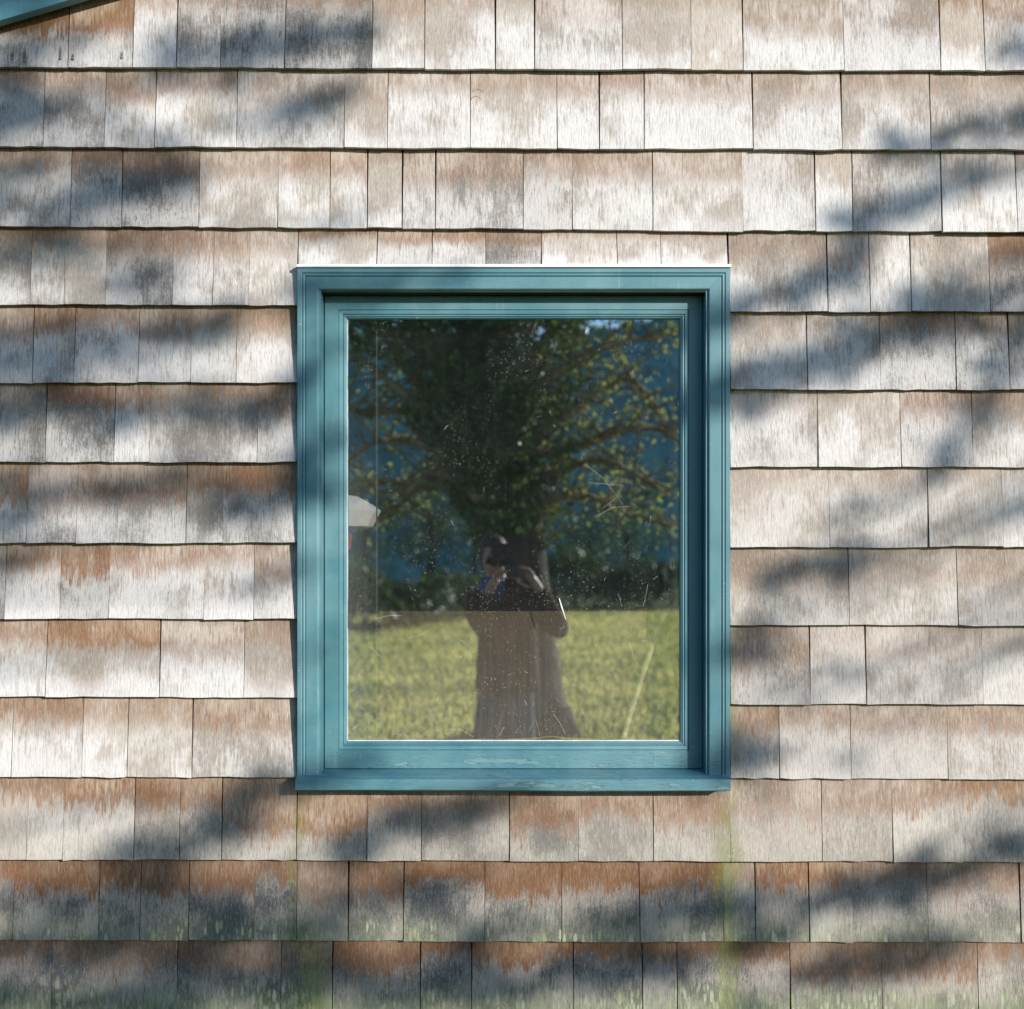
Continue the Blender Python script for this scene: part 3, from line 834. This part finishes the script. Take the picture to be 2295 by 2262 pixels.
RIGHT = [
 ([(1685,290),(1800,266),(1960,212)], 25, .72, 6.0), ([(1885,115),(1960,90)], 30, .65, 6.0), ([(1555,425),(1680,392),(1760,352),(1855,315)], 25, .6, 6.0),
 ([(1370,595),(1480,556),(1580,520),(1630,455)], 27, .7, 6.5), ([(1700,577),(1800,565),(1960,578)], 23, .75, 6.0),
 ([(1375,720),(1500,692),(1620,647),(1720,617),(1960,612)], 32, .93, 5.8), ([(1840,705),(1960,680)], 25, .75, 6.0),
 ([(1755,890),(1830,812),(1875,745)], 28, .65, 6.5), ([(1370,772),(1445,745)], 20, .72, 6.0), ([(1560,985),(1660,952),(1810,888)], 26, .3, 7.0),
 ([(1435,1115),(1540,1077),(1650,1042)], 27, .7, 6.3), ([(1415,1170),(1525,1140)], 15, .5, 6.5), ([(1385,1245),(1485,1220)], 28, .5, 7.0),
 ([(1420,1312),(1605,1265)], 19, .45, 6.5), ([(1370,1448),(1465,1420)], 25, .75, 6.0), ([(1490,1445),(1610,1420)], 19, .35, 7.0),
 ([(1475,1745),(1620,1692),(1740,1652),(1960,1585)], 40, .9, 6.2), ([(1370,1805),(1500,1742)], 38, .72, 6.8), ([(1390,1890),(1560,1835),(1700,1802),(1810,1790)], 38, .65, 6.8),
 ([(1325,610),(1395,555)], 22, .7, 6.5), ([(1310,790),(1390,705)], 26, .7, 6.3), ([(1320,1250),(1395,1215)], 20, .5, 6.8), ([(1320,1470),(1395,1400)], 26, .6, 6.5)]
M_NEEDLE = mat_leaf('dark_evergreen_leaf', (.03, .055, .02), (.06, .09, .03), .12)
M_BARK = mat_bark('grey_brown_bark', (.06, .05, .04), (.16, .135, .11))
shade_tree('cypress_tree', 'drooping evergreen tree standing right of the photographer that shades the right of the wall', RIGHT, 2290, 6.6, random.Random(5), M_NEEDLE, M_BARK, 7.5, 1)
shade_tree('alder_tree', 'broad leafy tree standing beyond the evergreen that dapples the left of the wall', LEFT, -380, 8.2, random.Random(6), M_NEEDLE, M_BARK, 8.0, -1)

# the ivy covered tree behind the photographer, mirrored in the glass
def mirror(px, py, y):
    """photo pixel of a reflection -> the real point at depth y in front of the wall (the glass plane is near y = 0.03)"""
    d = CAM_D + .06 - y
    return Vector(((px - PX) * d / F, y, CAM_Z + (PY - py) * d / F))
TY = -6.7
rt = random.Random(21)
b = mirror(1185, 1660, TY)
ivy = tag(empty('ivy_tree', (b.x, TY, 0)), 'dark ivy covered tree behind the photographer mirrored in the glass', 'tree')
tk = MB()
trunk_pts = [Vector((b.x, TY, -.05)), Vector((b.x-.02, TY, .35)), Vector((b.x-.06, TY, .9)), Vector((b.x-.12, TY, 1.6)), Vector((b.x-.22, TY+.03, 2.4)), Vector((b.x-.36, TY, 3.4)), Vector((b.x-.4, TY-.1, 5.0)), Vector((b.x-.35, TY-.15, 6.6))]
tk.tube(trunk_pts, [.40, .31, .27, .25, .25, .24, .18, .06], 16)
for sgn in (-1, 1):
    tk.tube([Vector((b.x+sgn*.24, TY+.1, .22)), Vector((b.x+sgn*.33, TY+.15, .06)), Vector((b.x+sgn*.46, TY+.25, -.05))], [.12, .08, .03], 8)
tk.build('trunk', M_BARK, ivy, True)
lm, cr, fo = MB(), MB(), MB()
BR = [  # limbs as seen in the glass (photo pixels)
 [(1060,1000),(960,930),(880,860),(800,800),(740,780)], [(1060,1080),(980,1010),(900,985),(820,1000),(760,1060)], [(1080,1120),(1000,1060),(930,1090),(880,1150),(800,1190)],
 [(1150,1100),(1240,1060),(1330,1030),(1420,1060),(1500,1110)], [(1140,1000),(1230,960),(1320,900),(1400,850),(1460,900),(1500,980)], [(1130,930),(1230,850),(1330,790),(1430,760),(1540,740)],
 [(1040,900),(950,800),(860,740),(760,700)], [(1160,1140),(1260,1110),(1340,1120),(1420,1150),(1500,1180)], [(1080,1040),(960,1090),(860,1080),(790,1110)],
 [(1120,1020),(1290,1000),(1390,960),(1470,960),(1540,1000)], [(1030,860),(920,720),(860,640)], [(1130,860),(1250,730),(1320,640)], [(1020,950),(890,920),(820,930),(760,900)]]
for br_ in BR:
    path = smooth_path([mirror(px, py, TY + rt.uniform(-.5, .5)) for px, py in br_], 5)
    lm.tube(path, [.055 - .042*i/(len(path)-1) for i in range(len(path))], 6)
    for i in [q for q in range(2, len(path)-1) for _ in (0, 1)]:
        if rt.random() < .8:
            d = Vector((rt.uniform(-.5, .5), rt.uniform(-.3, .3), rt.uniform(-.25, .45)))
            lm.tube([path[i], path[i] + d*.5 + Vector((0, 0, .03)), path[i] + d], [.012, .009, .004], 5)
            for k in range(7): leaf_quad(fo, path[i] + d*rt.uniform(.3, 1.1) + Vector((rt.gauss(0, .05), rt.gauss(0, .05), rt.gauss(0, .05))), rt.uniform(.04, .068), rt)
    for k in range(70):
        f = rt.random()**.8 * (len(path)-1); i = min(int(f), len(path)-2)
        p = path[i].lerp(path[i+1], f-i)
        leaf_quad(fo, p + Vector((rt.gauss(0, .09), rt.gauss(0, .12), rt.gauss(0, .08))), rt.uniform(.04, .07), rt)
lm.build('limb', mat_bark('sun_glint_limb', (.22, .17, .09), (.50, .38, .20)), ivy, True)  # limb colour raised to golden tan to stand for sun glints
fo.build('foliage', mat_leaf('sunlit_leaf', (.055, .12, .022), (.15, .22, .05), .5, 2.5, (.44, .50, .15)), ivy)  # leaf tint brightened so the foliage reads as catching the sun
for k in range(9000):                           # ivy sleeve on the trunk widening upward
    z = 1.55 + 3.6 * rt.random()**.85
    f = (z - 1.55) / 3.4
    cx = b.x - .12 - .26*min(1, f)
    rad = (.24 + .42*min(1, max(0, f*1.7))) * math.sqrt(rt.random())*1.15
    a = rt.uniform(0, 6.283)
    if rt.random() < .3: rad *= 1.25
    leaf_quad(cr, Vector((cx + rad*math.cos(a)*1.15, TY + rad*math.sin(a), z)), rt.uniform(.05, .1), rt)
for k in range(7000):                           # dense dark canopy over the upper left of the mirrored view
    f = rt.random()
    py = 640 + 560*f**1.4
    half = 250*(1 - f)**1.25 + 72
    px = 1000 + 125*f + rt.uniform(-1, 1)*half*(1 + .22*math.sin(py*.035))
    leaf_quad(cr, mirror(px, py, TY + rt.gauss(0, .45)), rt.uniform(.06, .10), rt)
for k in range(3500):                           # upper crown, above the part mirrored
    z = 3.3 + 3.2*rt.random(); rad = 1.5*math.sqrt(rt.random()); a = rt.uniform(0, 6.283)
    leaf_quad(cr, Vector((b.x - .4 + rad*math.cos(a), TY + rad*math.sin(a), z)), rt.uniform(.07, .12), rt)
cr.build('crown', mat_leaf('ivy_leaf', (.022, .082, .018), (.055, .16, .032), .28, 2.5, (.18, .23, .05)), ivy)

# ------------------------------------------------------------------ distance: hedge and wooded hill
rh = random.Random(31); hm = MB()
for k in range(7000):
    x = rh.uniform(-6, 5); f = rh.random()
    hgt = 1.08 + .25/(1 + math.exp(-x*1.6)) + .18*math.sin(x*1.3) + .12*math.sin(x*3.7)
    z = hgt * math.sqrt(f) * rh.uniform(.8, 1.12); y = -21.5 - 9.5/(1 + math.exp(-(x + .2)*1.6)) + rh.gauss(0, .9)*(1.1 - f*.6)
    leaf_quad(hm, Vector((x, y, z)), rh.uniform(.14, .26), rh)
hd = tag(empty('hedge', (-1.5, -27.6, 0)), 'low dark hedge along the far edge of the mirrored lawn', 'hedge')
hm.build('leaves', mat_leaf('hedge_leaf', (.035, .075, .028), (.09, .15, .045), .4, 1.0), hd)['kind'] = 'stuff'
M_FAR = mat_leaf('far_leaf', (.05, .12, .07), (.16, .27, .13), .35, .8)
def far_tree():
    rb_ = random.Random(77)
    r = empty('broad_tree', (0, 0, 0)); t_ = MB()
    t_.tube([(0, 0, -.2), (.05, 0, 1.5), (0, .05, 3.2)], [.22, .16, .07], 8); t_.build('trunk', M_BARK, r, True)
    c_ = MB(); lobes = [(rb_.gauss(0, 1.0), rb_.gauss(0, .8), rb_.uniform(1.6, 5.0), rb_.uniform(.5, 1.0)) for _ in range(14)]
    for _ in range(1500):
        lx, ly, lz, lr = rb_.choice(lobes)
        d = Vector((rb_.gauss(0, 1), rb_.gauss(0, 1), rb_.gauss(0, .8))).normalized() * lr * rb_.uniform(.55, 1.0)
        leaf_quad(c_, Vector((lx, ly, lz)) + d, rb_.uniform(.14, .28), rb_)
    c_.build('crown', M_FAR, r)
    return r
proto = far_tree()
FAR = [(-4.5, -37, .76, .3, 'leftmost broad tree behind the mirrored hedge'), (-2.6, -41, .98, 1.7, 'second broad tree from the left behind the mirrored hedge'),
 (-.9, -36.5, .66, 2.9, 'small broad tree hidden mostly behind the mirrored photographer'), (1.0, -40, .9, 4.0, 'broad tree just right of the ivy covered trunk in the glass'),
 (2.7, -37, .7, 5.1, 'small broad tree second from the right behind the mirrored hedge'), (4.4, -41.5, .98, .9, 'rightmost broad tree behind the mirrored hedge')]
for i, (x, y, sc_f, rz, lab) in enumerate(FAR):
    o = proto
    if i:
        o = proto.copy(); COL.objects.link(o)
        for ch in list(proto.children):
            c_ = ch.copy(); COL.objects.link(c_); c_.parent = o
    o.location = (x, y, 0); o.scale = (sc_f, sc_f, sc_f); o.rotation_euler = (0, 0, rz)
    tag(o, lab, 'tree', 'trees behind the hedge')
def mat_hill():
    t = NT('hazy_wooded_slope'); p = t.pos()
    n1 = t.noise(p, .45, 6, .7)
    c = t.mix(t.ss(n1, .38, .62), (.07, .24, .22), (.20, .46, .41))  # pale teal in the slope colour stands in for distance haze
    t.principled(c, .95, .05, t.bump(n1, .8, 1.0))
    return t.m
hv, hf = [], []
NX, NY = 90, 26
for j in range(NY + 1):
    for i in range(NX + 1):
        x = -42 + 58*i/NX; fy = j/NY
        top = 15.6 * (1 / (1 + math.exp((x - 13)*.9))) * (1 - .15*math.cos(x*.17))
        crag = mnoise.fractal(Vector((x*.5, fy*7, 2)), .9, 2.1, 4)
        z = top * math.sin(fy*math.pi/2)**.8 + crag*(.9*fy + .2)
        y = -46 - 26*fy + 1.6*mnoise.noise(Vector((x*.7, fy*9, 5)))
        hv.append((x, y, z - .3*(1-fy)))
for j in range(NY):
    for i in range(NX):
        a = j*(NX+1)+i; hf.append((a, a+1, a+NX+2, a+NX+1))
tag(mesh_ob('hill', hv, hf, mat_hill(), smooth=True), kind='structure')

# ------------------------------------------------------------------ photographer
PYY = -4.12
def skin_body(name, chains, radii, root_i, verts, mat, parent):
    me = bpy.data.meshes.new(name)
    me.from_pydata([tuple(v) for v in verts], chains, [])
    o = bpy.data.objects.new(name, me); COL.objects.link(o); o.parent = parent; o.location = -parent.location
    sk = o.modifiers.new('skin', 'SKIN'); sk.use_smooth_shade = True
    for i, d in enumerate(me.skin_vertices[0].data):
        d.radius = radii[i]; d.use_root = (i == root_i)
    sb = o.modifiers.new('sub', 'SUBSURF'); sb.levels = sb.render_levels = 2
    me.materials.append(mat)
    return o
ph = tag(empty('person', (-.02, PYY, 0)), 'person in a brown coat and jeans raising a camera, mirrored in the glass', 'person')
ph.scale = (1, 1, .945)
V, E, RD = [], [], []
def jv(p, r, link=None):
    V.append(Vector(p)); RD.append((r, r) if not hasattr(r, '__len__') else r)
    if link is not None: E.append((link, len(V)-1))
    return len(V) - 1
X0 = .0
pel = jv((X0, PYY, .92), (.15, .11)); wst = jv((X0, PYY, 1.08), (.14, .10), pel); chs = jv((X0-.01, PYY-.01, 1.28), (.16, .11), wst)
nb = jv((X0-.04, PYY-.01, 1.42), (.07, .07), chs); nk = jv((X0-.055, PYY+.01, 1.48), (.052, .055), nb)
hb = jv((X0-.07, PYY+.02, 1.55), (.068, .08), nk); hm_ = jv((X0-.07, PYY+.02, 1.62), (.076, .092), hb); ht = jv((X0-.07, PYY+.01, 1.69), (.055, .07), hm_)
nose = jv((X0-.07, PYY+.118, 1.60), (.014, .014), hm_)
HANDS = {}
for sd_, elb, wri in ((1, (.335, PYY+.08, 1.13), (.20, PYY+.20, 1.42)), (-1, (-.105, PYY+.15, 1.12), (-.09, PYY+.20, 1.40))):
    s = jv((X0+sd_*.19, PYY-.01, 1.36), .062, chs); e = jv(elb, .046, s); w = jv(wri, (.026, .032), e)
    d = Vector((-sd_*.45, .35, .8)).normalized()
    pm = jv(Vector(wri) + d*.05, (.020, .040), w)
    HANDS[sd_] = Vector(wri) + d*.09
    for q in range(4):
        o_ = Vector((sd_*(.028 - .019*q)*.6, (.028 - .019*q)*.8, 0))
        ln = (.07, .08, .075, .06)[q]
        k1 = jv(Vector(wri) + d*.095 + o_, .0095, pm); k2 = jv(V[k1] + d*ln*.5 + Vector((-sd_*.01, .0, 0)), .0088, k1)
        jv(V[k2] + Vector((-sd_*ln*.45, .01, ln*.12)), .0078, k2)
    t1 = jv(Vector(wri) + d*.045 + Vector((-sd_*.03, -.015, .0)), .011, pm); jv(V[t1] + Vector((-sd_*.025, -.005, .035)), .009, t1)
for sd_ in (1, -1):
    h = jv((X0+sd_*.10, PYY, .86), .085, pel); k = jv((X0+sd_*.12, PYY+.02, .48), .056, h); a = jv((X0+sd_*.13, PYY-.01, .10), .038, k)
    jv((X0+sd_*.145, PYY+.16, .04), (.04, .03), a)
M_SKIN = mat_plain('skin', (.58, .35, .25), .5, .3, .08)
skin_body('body', E, RD, pel, V, M_SKIN, ph)
def oval(c, rx, ry, n=18): return [(c[0]+rx*math.cos(2*math.pi*i/n), c[1]+ry*math.sin(2*math.pi*i/n), c[2]) for i in range(n)]
M_COAT = mat_plain('brown_wool_coat', (.085, .045, .02), .9, .1, .25, 12)
ct = MB()
ct.loft([oval((X0+.02, PYY, z), rx, ry) for z, rx, ry in ((.72, .205, .165), (.76, .205, .17), (.95, .192, .16), (1.1, .182, .15), (1.25, .20, .15), (1.34, .215, .14), (1.39, .17, .115), (1.43, .085, .085), (1.46, .08, .08))])
for sd_, elb, wri in ((1, (.335, PYY+.08, 1.13), (.20, PYY+.20, 1.42)), (-1, (-.105, PYY+.15, 1.12), (-.09, PYY+.20, 1.40))):
    sp3 = smooth_path([(X0+sd_*.15, PYY-.01, 1.36), (X0+(.235 if sd_ > 0 else -.175), PYY+.04, 1.25), elb, Vector(elb).lerp(Vector(wri), .5), Vector(elb).lerp(Vector(wri), .88)], 4)
    ct.tube(sp3, [.085 - .035*i/(len(sp3)-1) for i in range(len(sp3))], 12)
coat = ct.build('coat', M_COAT, ph, True)
tr_ = MB()
for sd_ in (1, -1):
    lp = smooth_path([(X0+.015+sd_*.075, PYY, .95), (X0+.01+sd_*.088, PYY+.01, .7), (X0+sd_*.11, PYY+.025, .48), (X0+sd_*.13, PYY, .28), (X0+sd_*.13, PYY-.01, .07)], 4)
    tr_.tube(lp, [.095 - .03*i/(len(lp)-1) for i in range(len(lp))], 12)
tr_.build('trousers', mat_plain('grey_blue_denim', (.10, .12, .15), .85, .1, .25, 25), ph, True)
M_SHOE = mat_plain('dark_leather', (.04, .03, .025), .5, .4)
for sd_ in (1, -1):
    so_ = MB().loft([oval((X0+sd_*.138, PYY+.06, z), rx, ry, 14) for z, rx, ry in ((0, .05, .14), (.03, .052, .142), (.06, .045, .12), (.09, .04, .07))])
    so_.build('shoe', M_SHOE, ph, True)
sc_ = MB(); cz = 1.36
sc_.loft([oval((X0-.06, PYY+.03, z), rx, ry, 16) for z, rx, ry in ((1.30, .10, .155), (1.37, .095, .12), (1.44, .085, .09), (1.47, .075, .08))])
sc_.build('scarf', mat_plain('blue_scarf', (.06, .09, .22), .9, .1), ph, True)
hr = MB(); hc = Vector((X0-.07, PYY-.005, 1.63))
hr.loft([[(hc.x + r*math.cos(2*math.pi*i/16), hc.y - .012 + r*1.2*math.sin(2*math.pi*i/16) - (.02 if z < 1.62 else 0), z) for i in range(16)] for z, r in ((1.50, .06), (1.56, .078), (1.63, .090), (1.69, .086), (1.735, .058), (1.75, .02))])
hr.build('hair', mat_plain('brown_hair', (.05, .03, .018), .6, .3), ph, True)
for sd_ in (1, -1):
    MB().loft([oval((X0-.07+sd_*.031, PYY+.098, 1.625+z), r, r*.7, 10) for z, r in ((-.012, .003), (-.007, .010), (0, .013), (.007, .010), (.012, .003))]).build('eye', mat_plain('eye_white', (.6, .6, .6), .3, .5), ph, True)
# camera in the hands: behind the point the picture is taken from
cm = tag(empty('camera_body', (0, -3.93, 1.52)), 'black film camera held up by the mirrored person', 'camera')
M_BLK = mat_plain('black_leatherette', (.02, .02, .02), .5, .4)
MB().box(-.075, .075, -3.985, -3.895, 1.455, 1.565).build('body', M_BLK, cm)
MB().box(-.03, .03, -3.975, -3.905, 1.5655, 1.60).build('finder', M_BLK, cm)
MB().tube([(0, -3.894, 1.515), (0, -3.87, 1.515), (0, -3.868, 1.515), (0, -3.83, 1.515)], [.036, .036, .032, .032], 18).build('lens', M_BLK, cm, True)
